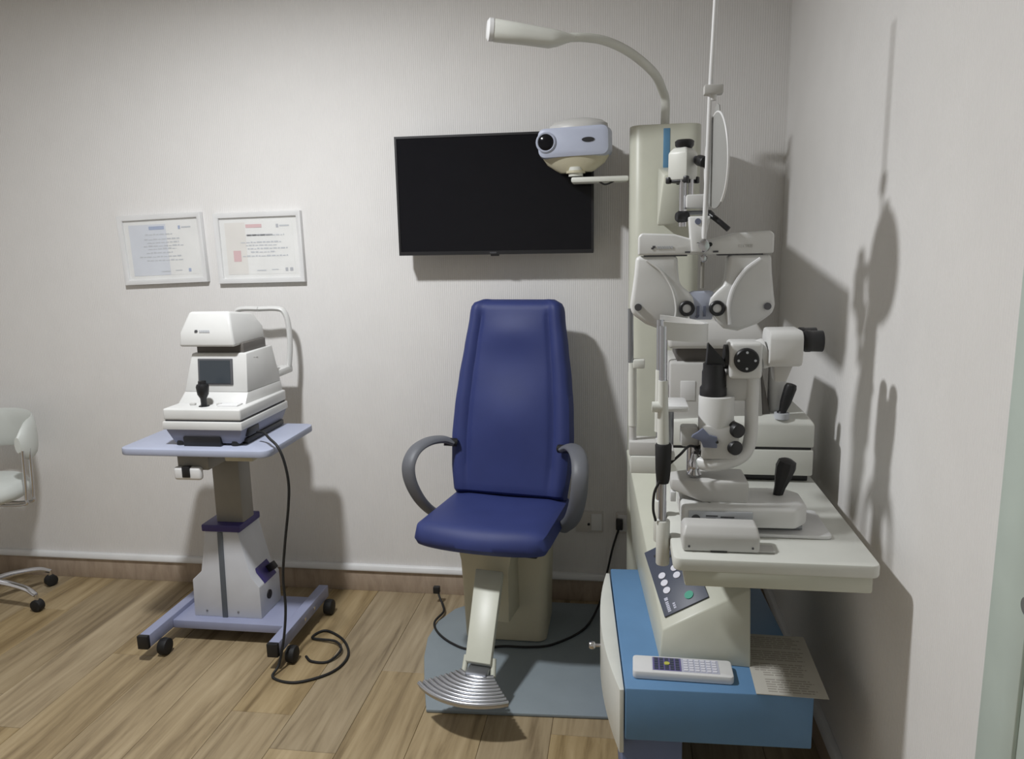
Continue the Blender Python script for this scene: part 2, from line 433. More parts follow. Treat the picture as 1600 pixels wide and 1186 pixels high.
box('connector_panel', (.0, -.03, -.002), (.10, .045, .006), 'purple_plastic', hs, bevel=.003, mx=mxp)
box('mains_plug', (.06, -.01, .004), (.085, .02, .040), 'black_plastic', hs, bevel=.004, mx=mxp)
cyl('round_vent', (-1.376, -.39, .155), (-1.371, -.39, .155), .018, 'black_plastic', hs, n=20)
for xx in (-1.60, -1.47): cyl('screw', (xx, -.4645, .11), (xx, -.461, .11), .004, 'steel_grey', hs, n=12)
def casters_under(px, py, parent, name='caster', r=.031):
    c = cyl(name, (px - .017, py, r), (px + .017, py, r), r, 'black_rubber', parent, n=22, bevel=.006)
    cyl('fork', (px, py, r), (px, py, r + .030), .012, 'black_plastic', c, n=14)
    return c
for sx, xx in (('a', -1.742), ('b', -1.236)):
    f = box('foot_rail', (xx - .020, -.655, .053), (xx + .020, -.185, .103), 'lilac_steel', st, bevel=.003)
    box('end_cap', (xx - .021, -.668, .052), (xx + .021, -.650, .104), 'black_plastic', f, bevel=.003)
    for yy in (-.43, -.34): cyl('rail_bolt', (xx + .019, yy, .078), (xx + .024, yy, .078), .007, 'chrome', f, n=12)
    s = 1 if xx < -1.5 else 1
    casters_under(xx + .042 * s, -.60, st); casters_under(xx + .040 * s, -.235, st)
box('cross_plate', (-1.722, -.505, .053), (-1.256, -.265, .086), 'lilac_steel', st, bevel=.003)

ar = thing('autorefractor', 'white autorefractor with grey screen and joystick standing on the lilac lift table', 'instrument', (-1.435, -.46, .824))
hull('grey_base', [(x, y, .832) for x in (-1.555, -1.31) for y in (-.625, -.30)] + [(x, y, .884) for x in (-1.575, -1.292) for y in (-.642, -.285)], 'device_grey', ar, bevel=.004)
b = bmesh.new(); bm_box(b, (-1.515, -.640, .8245), (-1.375, -.60, .858)); finish('lock_slot', b, 'black_plastic', ar, .003)
for (a, c) in ((-1.535, -.61), (-1.33, -.61), (-1.535, -.31), (-1.33, -.31)):
    cyl('foot', (a, c, .8242), (a, c, .840), .020, 'black_rubber', ar, n=18)
box('side_rail', (-1.318, -.60, .8262), (-1.296, -.31, .846), 'black_plastic', ar, bevel=.003)
box('socket_recess', (-1.31, -.60, .852), (-1.290, -.52, .880), 'black_plastic', ar, bevel=.002)
box('lower_tray', (-1.582, -.648, .884), (-1.288, -.28, .913), 'instrument_white', ar, bevel=.004)
box('seam', (-1.574, -.640, .912), (-1.296, -.29, .920), 'print_dark', ar, bevel=0)
box('upper_tray', (-1.578, -.645, .919), (-1.291, -.285, .958), 'instrument_white', ar, bevel=.006, seg=3)
hull('body_skirt', [(x, -.560, .956) for x in (-1.572, -1.315)] + [(x, -.528, .996) for x in (-1.560, -1.318)] + [(x, -.29, .996) for x in (-1.560, -1.305)] + [(x, -.29, .956) for x in (-1.565, -1.30)], 'instrument_white', ar, bevel=.003)
bd = hull('body', [(x, -.530, .995) for x in (-1.560, -1.318)] + [(x, -.515, 1.134) for x in (-1.527, -1.318)] + [(x, -.30, 1.134) for x in (-1.52, -1.325)] + [(x, -.29, .995) for x in (-1.56, -1.305)], 'instrument_white', ar, bevel=.005)
smx = basis((-1.437, -.5235, 1.068), (1, 0, 0), (0, .1, 1))
scr = box('display_frame', (-.066, -.047, -.004), (.066, .047, .0035), 'print_dark', bd, bevel=.002, mx=smx)
box('display', (-.058, -.041, .003), (.058, .041, .005), 'screen_grey', bd, bevel=0, mx=smx)
for (dx, s) in ((-.065, .010), (.035, .008)):
    box('small_button', (-1.437 + dx - s, -.585, .958), (-1.437 + dx + s, -.572, .966), 'instrument_grey', ar, bevel=.002)
box('printer_lid', (-1.40, -.60, .957), (-1.325, -.555, .964), 'white_trim', ar, bevel=.003)
strips('side_label', [(0, 0, .012, .018), (.018, .0, .034, .016)], basis((-1.3170, -.47, 1.095), (0, 1, 0), (0, 0, 1)), 'instrument_grey', bd)
hull('neck', [(x, y, z) for x in (-1.515, -1.335) for y in (-.50, -.33) for z in (1.132, 1.168)], 'shade_grey', ar, bevel=.003)
hd = hull('head', [(-1.556, -.545, 1.160), (-1.344, -.545, 1.160), (-1.549, -.545, 1.212), (-1.350, -.545, 1.212), (-1.52, -.52, 1.284), (-1.368, -.52, 1.284), (-1.545, -.32, 1.165), (-1.340, -.32, 1.165), (-1.535, -.32, 1.21), (-1.344, -.32, 1.21), (-1.51, -.34, 1.262), (-1.372, -.34, 1.262)], 'instrument_white', ar, bevel=.010, seg=3)
wmx = basis((-1.49, -.5462, 1.2), (1, 0, 0), (0, 0, 1))
strips('maker_mark', [(.0, .012, .010, .017), (.002, .016, .012, .021)], wmx, 'print_dark', hd)
strips('maker_name', wordmark(.018, .012, .008, 6, random), wmx, 'print_grey', hd)
j = lathe('joystick', (-1.450, -.595, .956), (0, 0, 1), [(0, .020), (.004, .018), (.006, .010), (.030, .011), (.045, .019), (.072, .022), (.080, .019), (.082, .014), (.092, .013), (.094, .002)], 'black_plastic', ar, n=20)
tube('forehead_arm', [(-1.43, -.175, 1.262), (-1.36, -.170, 1.262), (-1.330, -.168, 1.250), (-1.316, -.166, 1.205), (-1.314, -.166, 1.12), (-1.322, -.168, 1.045), (-1.328, -.170, 1.018)], .0105, 'instrument_white', ar, sx=1.3)
tube('forehead_arm', [(-1.43, -.175, 1.262), (-1.50, -.170, 1.262), (-1.530, -.168, 1.250), (-1.544, -.166, 1.205), (-1.546, -.166, 1.12), (-1.538, -.168, 1.045), (-1.532, -.170, 1.018)], .0105, 'instrument_white', ar, sx=1.3)
box('headrest_beam', (-1.54, -.30, 1.004), (-1.315, -.15, 1.034), 'instrument_white', ar, bevel=.008)
ar.location = (-1.467, -.404, .809); ar.scale = (1.022,) * 3

cb = tube('power_cable', [(-1.300, -.52, .848), (-1.262, -.545, .852), (-1.222, -.585, .842), (-1.182, -.61, .820), (-1.160, -.615, .77), (-1.152, -.61, .69), (-1.162, -.605, .60), (-1.188, -.60, .46), (-1.205, -.60, .335), (-1.200, -.61, .22), (-1.200, -.64, .12), (-1.212, -.67, .030), (-1.215, -.715, .0055), (-1.12, -.735, .0055), (-1.02, -.66, .0055), (-1.00, -.55, .0055), (-1.06, -.44, .0055), (-1.155, -.38, .0055), (-1.185, -.44, .0055), (-1.08, -.47, .015), (-1.035, -.53, .015), (-1.06, -.595, .0055), (-1.12, -.60, .0055), (-1.155, -.57, .0055)], .0048, 'black_rubber', None, sub=10, n=8, origin=(-1.2, -.6, 0))
tag(cb, 'black power cable hanging from the autorefractor and coiled on the floor', 'cable')

# ------------------------------------------------------------------ rolling stool
sl = thing('rolling_stool', 'white padded rolling stool with chrome frame and five castors by the wall', 'stool', (-2.69, -.32, 0))
C = Vector((-2.69, -.32, 0))
lathe('seat', C + Vector((0, 0, .475)), (0, 0, 1), [(0, .15), (.010, .185), (.03, .200), (.055, .200), (.075, .185), (.085, .14), (.088, .01)], 'seat_white', sl, n=44)
bmB = bmesh.new()
A0, A1, nA = math.radians(-4), math.radians(150), 26
rad = .245
grid = []
for i in range(nA + 1):
    a = A0 + (A1 - A0) * i / nA
    e = min(i, nA - i) / nA
    hh = .085 * min(1, (e * 9 + .15) ** .5)
    zc = .725 + .02 * math.sin((a - A0) / (A1 - A0) * math.pi)
    ring = []
    for q in range(12):
        t = 2 * math.pi * q / 12
        rr = rad + .015 * math.cos(t); ring.append(bmB.verts.new(C + Vector((rr * math.cos(a), rr * math.sin(a) * .9, zc + hh * math.sin(t)))))
    grid.append(ring)
for a, b_ in zip(grid, grid[1:]):
    for q in range(12): bmB.faces.new((a[q], a[(q + 1) % 12], b_[(q + 1) % 12], b_[q]))
bmB.faces.new(grid[0]); bmB.faces.new(grid[-1][::-1])
finish('backrest', bmB, 'seat_white', sl)
for an in (4, 130):
    a = math.radians(an); d = Vector((math.cos(a), math.sin(a) * .9, 0)); s_ = Vector((-math.sin(a), math.cos(a), 0))
    for q in (-.02, .02):
        tube('back_tube', [C + d * .252 + s_ * q + Vector((0, 0, .70)), C + d * .248 + s_ * q + Vector((0, 0, .61)), C + d * .240 + s_ * q + Vector((0, 0, .50)), C + d * .225 + s_ * q + Vector((0, 0, .468)), C + d * .05 + s_ * q + Vector((0, 0, .462))], .006, 'chrome', sl)
cyl('gas_lift', C + Vector((0, 0, .10)), C + Vector((0, 0, .475)), .022, 'chrome', sl)
cyl('hub', C + Vector((0, 0, .075)), C + Vector((0, 0, .135)), .035, 'black_plastic', sl, bevel=.004)
for kx in range(5):
    a = math.radians(-5 + 67 * (kx == 1) + (0, 0, 139, 211, 283)[kx]); d = Vector((math.cos(a), math.sin(a), 0))
    tube('leg', [C + d * .02 + Vector((0, 0, .115)), C + d * .10 + Vector((0, 0, .112)), C + d * .19 + Vector((0, 0, .096)), C + d * .235 + Vector((0, 0, .072))], lambda t: .017 - .005 * t, 'chrome', sl, sy=.8)
    p = C + d * .238; s_ = Vector((-d.y, d.x, 0))
    cc = cyl('caster', p - s_ * .016 + Vector((0, 0, .026)), p + s_ * .016 + Vector((0, 0, .026)), .026, 'black_rubber', sl, n=20, bevel=.004)
    cyl('stem', p + Vector((0, 0, .04)), p + Vector((0, 0, .075)), .008, 'chrome', cc, n=12)

# ------------------------------------------------------------------ floor plate and exam chair
fp = prism('floor_plate', [(-.625, -.845), (-.02, -.815), (.30, -.80), (.30, -.06), (-.52, -.06), (-.60, -.09), (-.68, -.16), (-.725, -.27), (-.735, -.40), (-.715, -.53), (-.675, -.68)], 'z', 0.0005, .012, 'plate_grey', bevel=.003, origin=(-.3, -.45, 0))
tag(fp, 'grey floor mounting plate with rounded end under the exam chair', 'base plate')
RZ = math.radians(-9)
ch = thing('exam_chair', 'blue vinyl patient exam chair with grey loop armrests and steel footrest', 'chair', (-.432, -.345, .012), rz=RZ, world=False)
def cushion(name, nu, nv, front, back, material, parent, **k):
    bm = bmesh.new()
    Fv = [[bm.verts.new(front(-1 + 2 * i / nu, j_ / nv)) for i in range(nu + 1)] for j_ in range(nv + 1)]
    Bv = [[bm.verts.new(back(-1 + 2 * i / nu, j_ / nv)) for i in range(nu + 1)] for j_ in range(nv + 1)]
    for j_ in range(nv):
        for i in range(nu):
            bm.faces.new((Fv[j_][i], Fv[j_][i + 1], Fv[j_ + 1][i + 1], Fv[j_ + 1][i]))
            bm.faces.new((Bv[j_][i], Bv[j_ + 1][i], Bv[j_ + 1][i + 1], Bv[j_][i + 1]))
    for j_ in range(nv):
        bm.faces.new((Fv[j_][0], Fv[j_ + 1][0], Bv[j_ + 1][0], Bv[j_][0])); bm.faces.new((Fv[j_][nu], Bv[j_][nu], Bv[j_ + 1][nu], Fv[j_ + 1][nu]))
    for i in range(nu):
        bm.faces.new((Fv[0][i], Bv[0][i], Bv[0][i + 1], Fv[0][i + 1])); bm.faces.new((Fv[nv][i], Fv[nv][i + 1], Bv[nv][i + 1], Bv[nv][i]))
    return finish(name, bm, material, parent, 0, **k)
def interp(tab, v):
    for (a, b_), (c, d_) in zip(tab, tab[1:]):
        if v <= c: 
            t = (v - a) / (c - a); t = t * t * (3 - 2 * t) * .35 + t * .65
            return b_ + (d_ - b_) * t
    return tab[-1][1]
WB = [(0, .222), (.15, .236), (.30, .240), (.45, .234), (.60, .222), (.75, .205), (.9, .188), (1.0, .180)]
def sup(u, n=8): return max(0.0, 1 - abs(u) ** n) ** (1 / n)
def backpos(u, v, d):
    # v 0..1 up the backrest; d distance in front of its spine plane
    vv = v
    hw = interp(WB, vv)
    # rounded corners at the top
    if v > .94: hw -= .035 * (1 - math.sqrt(max(0, 1 - ((v - .94) / .06) ** 2)))
    y = .085 + .135 * v + .02 * (1 - math.cos(v * math.pi)) * .5
    z = .535 + .735 * v
    nrm = Vector((0, -1, .2)).normalized()
    return Vector((u * hw, y, z)) + nrm * d
def bfront(u, v):
    e = sup(u, 6) * (1 - max(0, (v - .93) / .07) ** 4 * .9) * (1 - max(0, (.04 - v) / .04) ** 3 * .6)
    d = .012 + .050 * e
    d -= .008 * math.exp(-((abs(u) - .70) / .045) ** 2) * min(1, v * 6) * (1 if v < .93 else 0)   # piped seams
    d += .010 * math.exp(-((abs(u) - .86) / .10) ** 2)
    c = max(0, 1 - (abs(u) / .70) ** 2)
    d += .024 * c * math.exp(-((v - .40) / .18) ** 2) + .016 * c * math.exp(-((v - .82) / .085) ** 2)
    return backpos(u, v, d)
def bback(u, v):
    return backpos(u, v, .010 - .022 * sup(u, 4) * (1 - max(0, (v - .93) / .07) ** 4 * .9))
cushion('backrest', 56, 48, bfront, bback, 'vinyl_blue', ch)
def seat_xy(u, v):
    # v 0 front .. 1 back
    hw = .245 - .012 * v
    if v < .14: hw -= .05 * (1 - math.sqrt(max(0, 1 - ((.14 - v) / .14) ** 2)))
    y = -.318 + .418 * v - .025 * (1 - u * u) * (1 - v)
    return u * hw, y
def stop(u, v):
    x_, y_ = seat_xy(u, v)
    z = .487 + .062 * sup(u, 5) * (1 - max(0, (.16 - v) / .16) ** 3 * .75)
    z += -.014 * math.exp(-((u) / .55) ** 2) * math.exp(-((v - .6) / .3) ** 2)
    return Vector((x_, y_, z))
def sbot(u, v):
    x_, y_ = seat_xy(u, v)
    return Vector((x_ * .99, y_, .485 - .030 * sup(u, 4) * (1 - max(0, (.10 - v) / .10) ** 2)))
cushion('seat', 44, 36, stop, sbot, 'vinyl_blue', ch)
box('seat_pan', (-.19, -.24, .430), (.19, .10, .462), 'black_plastic', ch, bevel=.006)
hull('back_support', [(x_, y_, z) for x_ in (-.06, .06) for y_, z in ((.11, .43), (.16, .43), (.11, .46), (.165, .80), (.185, .80))], 'black_plastic', ch, bevel=.005)
for s in (-1, 1):
    loop = [(s * .222, .045, .742), (s * .250, .018, .758), (s * .283, -.040, .762), (s * .308, -.10, .744), (s * .318, -.14, .70), (s * .314, -.142, .64), (s * .296, -.118, .57), (s * .270, -.085, .515), (s * .228, -.05, .472)]
    tube('armrest', loop, .020, 'arm_grey', ch, ref=(-s * 1, 0, 0) if False else None, sx=1.45, sy=.70, n=14, sub=7)
    cyl('armrest_pivot', (s * .20, .045, .742), (s * .245, .025, .748), .016, 'black_plastic', ch, n=16)
U = Matrix.Rotation(-RZ, 4, 'Z')
def ux(*p): return U @ Vector(p)
# pedestal (does not swivel with the seat): tapered shell with rounded corners
rings = []
for z, w_, d0, d1 in ((0.0, .285, -.040, .215), (.004, .292, -.046, .22), (.20, .302, -.052, .22), (.40, .318, -.058, .215), (.425, .318, -.058, .21)):
    rings.append([ux(a, b_, z) for a, b_ in rrect(w_ + .02, d1 - d0, .035, 5, -.002, (d0 + d1) / 2)])
loft('pedestal', rings, 'beige_shell', ch)
prism('footrest_cover', [(-.135, .440), (.115, .440), (.092, .420), (.072, .385), (.062, .33), (.062, .14), (-.06, .14), (-.10, .28)], 'y', -.165, -.03, 'beige_shell', ch, bevel=.006)
# footrest arm
ay = Vector((.040, -.262, -.235)).normalized()
amx = Matrix((Vector((1, 0, 0)), ay, Vector((1, 0, 0)).cross(ay).normalized())).transposed().to_4x4()
amx.translation = Vector((.004, -.178, .385))
hull('footrest_arm', [amx @ Vector(p) for p in [(-.050, .045, -.012), (.050, .045, -.012), (-.044, .365, -.012), (.044, .365, -.012), (-.050, .045, .014), (.050, .045, .014), (-.044, .365, .014), (.044, .365, .014)]], 'cream_metal', ch, bevel=.004)
for s in (-1, 1):
    tube('hinge_lug', [amx @ Vector((s * .047, .340, .010)), amx @ Vector((s * .050, .395, .014))], .009, 'cream_metal', ch, smoothpath=False, n=12)
fz = .120
ftc = Vector((.052, -.388, 0))   # apex of the fan in chair coordinates
def arcpts(r, half, z, n=14):
    return [ftc + Vector((r * math.sin(a - .07), -r * math.cos(a - .07), z)) for a in [-half + 2 * half * i / n for i in range(n + 1)]]
pl = [ftc + Vector((-.050, -.085, 0)), ftc + Vector((.040, -.085, 0))] + arcpts(.245, .68, 0)[::-1]
bmf = bmesh.new()
lo = [bmf.verts.new(p + Vector((0, 0, fz - .014))) for p in pl]; hi = [bmf.verts.new(p + Vector((0, 0, fz - .003))) for p in pl]
n_ = len(pl)
for i in range(n_): bmf.faces.new((lo[i], lo[(i + 1) % n_], hi[(i + 1) % n_], hi[i]))
bmf.faces.new(lo[::-1]); bmf.faces.new(hi)
fo = finish('footplate', bmf, 'brushed_steel', ch, .002)
for q in range(9):
    rr = .100 + .0178 * q
    hf = .62 + .007 * q
    tube('tread_bar', arcpts(rr, hf, fz + .001), .0078, 'brushed_steel', fo, smoothpath=False, n=10, sy=.8)
box('hinge_block', (.014, -.490, fz - .012), (.086, -.440, fz + .016), 'steel_grey', ch, bevel=.004)

# chair lead with plug, and mains cable behind
c2 = tube('chair_cable', [(-.765, -.10, .056), (-.757, -.115, .040), (-.735, -.150, .020), (-.72, -.20, .016), (-.735, -.29, .0165), (-.70, -.37, .0165), (-.63, -.440, .0165), (-.55, -.475, .0165), (-.44, -.44, .0165), (-.34, -.435, .0165), (-.25, -.405, .0165), (-.14, -.28, .018), (-.085, -.12, .05), (-.06, -.06, .14), (-.035, -.035, .25), (-.012, -.02, .325)], .0045, 'black_rubber', None, sub=10, n=8, origin=(-.4, -.4, 0))
tag(c2, 'black cable running across the grey floor plate round the exam chair foot', 'cable')
box('plug', (-.022, -.030, .326), (.006, -.010, .372), 'black_plastic', c2, bevel=.004, mx=Matrix.Translation((.4, .4, 0)))
box('connector', (-.785, -.112, .048), (-.757, -.090, .078), 'black_plastic', c2, bevel=.004, mx=Matrix.Translation((.4, .4, 0)))

# ------------------------------------------------------------------ instrument unit
un = thing('instrument_unit', 'cream and blue ophthalmic refraction unit with tall column and instrument table', 'instrument stand', (.2, -.7, 0))
col = prism('column', [(p[0] + .139, p[1] - .235) for p in rrect(.236, .23, .045, 6)], 'z', .0125, 1.876, 'cream_metal', un, bevel=.004)
box('blue_strip', (.131, -.352, 1.70), (.153, -.346, 1.862), 'accent_blue', col, bevel=.002)
cab = hull('cabinet', [(-.035, -.62, z) for z in (.285, .425)] + [(.425, -.60, z) for z in (.285, .425)] + [(.012, -1.305, z) for z in (.285, .425)] + [(.456, -1.29, z) for z in (.285, .425)], 'cabinet_blue', un, bevel=.004)
hull('plinth', [(x_, y_, z) for z in (.0125, .29) for x_, y_ in ((-.02, -.66), (.12, -.66), (.005, -1.26), (.155, -1.26))], 'plinth_blue', un, bevel=.004)
# bowed cream side panel, with its chrome knob
bmp = bmesh.new(); n_ = 14; A = []; Bq = []
ax0, ay0 = Vector((-.037, -.640, 0)), Vector((.010, -1.300, 0))
dv = (ay0 - ax0); nv_ = Vector((-1, -.07, 0)).normalized()
for i in range(n_ + 1):
    t = i / n_; p = ax0 + dv * t; bow = .012 + .032 * (1 - (2 * t - 1) ** 2)
    A.append([bmp.verts.new(p + nv_ * bow + Vector((0, 0, z))) for z in (.245, .418)])
    Bq.append([bmp.verts.new(p + nv_ * .001 + Vector((0, 0, z))) for z in (.245, .418)])
for i in range(n_):
    bmp.faces.new((A[i][0], A[i + 1][0], A[i + 1][1], A[i][1])); bmp.faces.new((Bq[i][0], Bq[i][1], Bq[i + 1][1], Bq[i + 1][0]))
    bmp.faces.new((A[i][1], A[i + 1][1], Bq[i + 1][1], Bq[i][1])); bmp.faces.new((A[i][0], Bq[i][0], Bq[i + 1][0], A[i + 1][0]))
for q in (0, n_): bmp.faces.new((A[q][0], A[q][1], Bq[q][1], Bq[q][0]))
sp = finish('side_panel', bmp, 'cream_plastic', cab, .002)
lathe('knob', (-.055, -.97, .345), (-1, -.07, 0), [(0, .005), (.018, .005), (.020, .010), (.030, .012), (.036, .009), (.037, .001)], 'chrome', cab, n=18)
PZ = .425
def ptop(x_, y_): return .495 + .57 * (x_ - .108) + .5 * (y_ + 1.14)
cbdy = hull('console_body', [(.100, -1.165, PZ), (.327, -1.180, PZ), (.29, -.46, PZ), (.040, -.46, PZ), (.108, -1.14, .495), (.327, -1.14, .62), (.016, -.42, .782), (.29, -.42, .765), (.245, -.75, .765)], 'cream_metal', un, bevel=.004)
# control panel lying on the sloping face
pa, pb = Vector((.106, -1.04, ptop(.106, -1.04))), Vector((.198, -1.115, ptop(.198, -1.115)))
pmx = basis((.112, -1.115, ptop(.112, -1.115)), (1, 0, .57), (-.09, 1, .5 - .09 * .57))
cp = box('control_panel', (.006, .004, .0005), (.135, .245, .005), 'panel_slate', cbdy, bevel=.001, mx=pmx)
for (bx, by) in ((.035, .135), (.035, .108), (.035, .081), (.075, .142), (.075, .115)):
    cyl('button', pmx @ Vector((bx, by, .005)), pmx @ Vector((bx, by, .0075)), .0105, 'button_white', cp, n=18)
cyl('power_button', pmx @ Vector((.088, .035, .005)), pmx @ Vector((.088, .035, .0075)), .0125, 'button_green', cp, n=18)
for q in (.185, .210): box('slot', (.03, q, .005), (.085, q + .008, .006), 'black_plastic', cp, bevel=0, mx=pmx)
strips('maker_name', [(.020, .050, .030, .060)] + [(.020, .012 + .006 * i, .029, .0165 + .006 * i) for i in range(6)] + [(.038, .015 + .007 * i, .045, .020 + .007 * i) for i in range(3)], pmx @ Matrix.Translation((0, 0, .005)), 'key_pale', cp)
tb = prism('tabletop', [(p[0] + .319, p[1] - .975) for p in rrect(.418, .975, .018, 5)], 'z', .806, .835, 'cream_plastic', un, bevel=.005)
box('table_underframe', (.135, -1.452, .768), (.516, -.52, .807), 'cream_metal', un, bevel=.005)
cyl('swing_post', (.24, -.62, .43), (.24, -.62, .77), .045, 'cream_metal', un)

# overhead lamp on its bent arm
lm = thing('overhead_lamp', 'cream swan-neck examination lamp on top of the unit column', 'lamp', (.137, -.30, 1.876))
tube('arm', [(.138, -.30, 1.8775), (.138, -.30, 1.955), (.125, -.34, 1.985), (.095, -.42, 2.022), (.025, -.47, 2.072), (-.05, -.53, 2.098), (-.12, -.575, 2.103), (-.175, -.60, 2.098)], .0145, 'cream_plastic', lm, n=14, sy=.8)
hmx = basis((-.145, -.60, 2.096), (-1, -.28, .085), (0, 0, 1))
rg = []
for s, w_, h_, dz in ((0, .020, .016, 0), (.02, .032, .024, -.002), (.05, .058, .040, -.006), (.075, .064, .050, -.008), (.15, .066, .054, -.004), (.240, .068, .060, -.001), (.250, .062, .054, 0)):
    rg.append([hmx @ Vector((s, b_ + dz, a)) for a, b_ in rrect(w_, h_, min(w_, h_) * .42, 5)])
lh = loft('lamp_head', rg, 'cream_plastic', lm)
rg = [[hmx @ Vector((s, b_, a)) for a, b_ in rrect(w_, h_, min(w_, h_) * .45, 5)] for s, w_, h_ in ((.246, .068, .062), (.258, .068, .062), (.264, .05, .046))]
loft('end_cap', rg, 'white_trim', lm)
cyl('switch', hmx @ Vector((.085, -.012, .034)), hmx @ Vector((.085, -.012, .038)), .005, 'print_dark', lm, n=12)

# chart projector on a short arm
pj = thing('chart_projector', 'silver-white chart projector with round lens on a side arm in front of the television', 'projector', (-.15, -.35, 1.70))
pbx = basis((-.158, -.35, 1.815), (1, -.10, .02), (0, 0, 1))
def pr(y_, w_, zb, zt, dx=0): return [pbx @ Vector((a + dx, b_ + (zb + zt) / 2, -y_)) for a, b_ in rrect(w_, zt - zb, .022, 5)]
pbd = loft('projector_body', [pr(-.075, .205, -.028, .044), pr(-.068, .232, -.040, .052), pr(-.04, .238, -.042, .055), pr(.03, .236, -.042, .058), pr(.05, .22, -.036, .052)], 'projector_silver', pj)
rg = [[pbx @ Vector((r * math.cos(t) * 1.0 + .01, h_, -(r * math.sin(t) * .58 - .008))) for t in [2 * math.pi * i / 28 for i in range(28)]] for r, h_ in ((.100, .050), (.098, .064), (.080, .076), (.045, .084), (.004, .086))]
loft('top_dome', rg, 'instrument_grey', pj)
rg = [[pbx @ Vector((r * math.cos(t) * 1.15, h_, -(r * math.sin(t) * .58 - .008))) for t in [2 * math.pi * i / 28 for i in range(28)]] for r, h_ in ((.098, -.038), (.085, -.060), (.060, -.080), (.048, -.088))]
loft('under_shell', rg, 'beige_shell', pj)
fy = .076
le = lathe('lens_ring', pbx @ Vector((-.088, .008, fy - .006)), pbx.to_3x3() @ Vector((0, 0, 1)), [(0, .034), (.008, .034), (.012, .030), (.010, .026), (.004, .025)], 'projector_silver', pj, n=28)
lathe('lens', pbx @ Vector((-.088, .008, fy - .004)), pbx.to_3x3() @ Vector((0, 0, 1)), [(0, .026), (.010, .026), (.014, .018), (.015, .002)], 'dark_glass', pj, n=28)
cyl('sensor_window', pbx @ Vector((.052, .008, fy - .004)), pbx @ Vector((.052, .008, fy + .002)), .021, 'black_plastic', pj, n=24, sx=1, sy=.36)
cyl('swivel', (-.158, -.38, 1.712), (-.158, -.38, 1.742), .024, 'cream_plastic', pj)
cyl('swivel', (-.158, -.38, 1.722), (-.158, -.38, 1.730), .032, 'beige_shell', pj)
box('arm', (-.172, -.41, 1.690), (.0175, -.33, 1.708), 'cream_plastic', pj, bevel=.006)
tube('arm_cable', [(-.08, -.40, 1.692), (-.06, -.40, 1.682), (-.035, -.40, 1.690), (-.02, -.395, 1.700)], .003, 'black_rubber', pj)

pj.location = (-.158, -.205, 1.713); pj.scale = (1.057,) * 3

# phoropter with carrying arm and near-point rod
ph = thing('phoropter', 'white phoropter hanging from the unit arm with two black-ringed lens openings', 'phoropter', (.185, -1.12, 1.55))
hull('carrier_arm', [(.115, -.36, 1.735), (.175, -.36, 1.735), (.115, -.36, 1.56), (.175, -.36, 1.56), (.100, -1.02, 1.66), (.150, -1.02, 1.66), (.085, -1.02, 1.535), (.150, -1.02, 1.535)], 'cream_metal', ph, bevel=.006)
jr = Matrix.Translation((.142, -1.08, 0)) @ Matrix.Rotation(math.radians(-35), 4, 'Z')
kn = hull('joint_box', [jr @ Vector((x_, y_, z)) for x_ in (-.026, .026) for y_ in (-.026, .026) for z in (1.640, 1.704)] + [jr @ Vector((x_, y_, 1.716)) for x_ in (-.016, .016) for y_ in (-.016, .016)], 'cream_plastic', ph, bevel=.004)
for (a, c) in ((-1, -1), (1, -1), (-1, 1), (1, 1)): box('corner_guard', (a * .024 - .006, c * .024 - .006, 1.632), (a * .024 + .006, c * .024 + .006, 1.648), 'black_plastic', kn, bevel=.003, mx=jr)
box('base_guard', (-.025, -.025, 1.634), (.025, .025, 1.640), 'black_plastic', kn, bevel=.001, mx=jr)
lathe('clamp_knob', (.145, -1.08, 1.714), (0, 0, 1), [(0, .017), (.006, .022), (.016, .023), (.020, .018), (.021, .001)], 'black_plastic', ph, n=20)
cyl('side_knob', (.178, -1.095, 1.684), (.190, -1.130, 1.676), .013, 'black_plastic', ph, n=20, bevel=.003)
cyl('knob_stem', (.165, -1.07, 1.690), (.180, -1.10, 1.683), .009, 'filter_blue', ph, n=14)
cyl('rod', (.142, -1.10, 1.53), (.142, -1.10, 1.64), .009, 'chrome', ph)
cyl('rod', (.160, -1.10, 1.60), (.160, -1.10, 1.64), .006, 'chrome', ph)
box('cross_block', (.148, -1.125, 1.572), (.205, -1.075, 1.604), 'instrument_white', ph, bevel=.005)
lathe('tilt_knob', (.143, -1.115, 1.553), (-1, -.35, 0), [(-.012, .010), (-.008, .013), (.012, .014), (.018, .010), (.019, .001)], 'black_plastic', ph, n=18)
cyl('knob_spindle', (.150, -1.10, 1.562), (.205, -1.10, 1.562), .005, 'steel_grey', ph, n=12)
hull('hanger_plate', [(.152, -1.165, 1.552), (.202, -1.165, 1.552), (.158, -1.185, 1.47), (.182, -1.185, 1.47), (.152, -1.125, 1.552), (.202, -1.125, 1.552), (.158, -1.14, 1.47), (.182, -1.14, 1.47)], 'instrument_white', ph, bevel=.004)
cyl('plate_screw', (.172, -1.172, 1.540), (.172, -1.164, 1.540), .007, 'filter_blue', ph, n=14)
tube('lever', [(.200, -1.15, 1.556), (.218, -1.17, 1.540), (.240, -1.18, 1.520)], .0065, 'black_plastic', ph, n=10)
lathe('lever_tip', (.193, -1.145, 1.562), (.5, -.2, -.45), [(0, .006), (.006, .010), (.018, .009), (.02, .004)], 'black_plastic', ph, n=14)
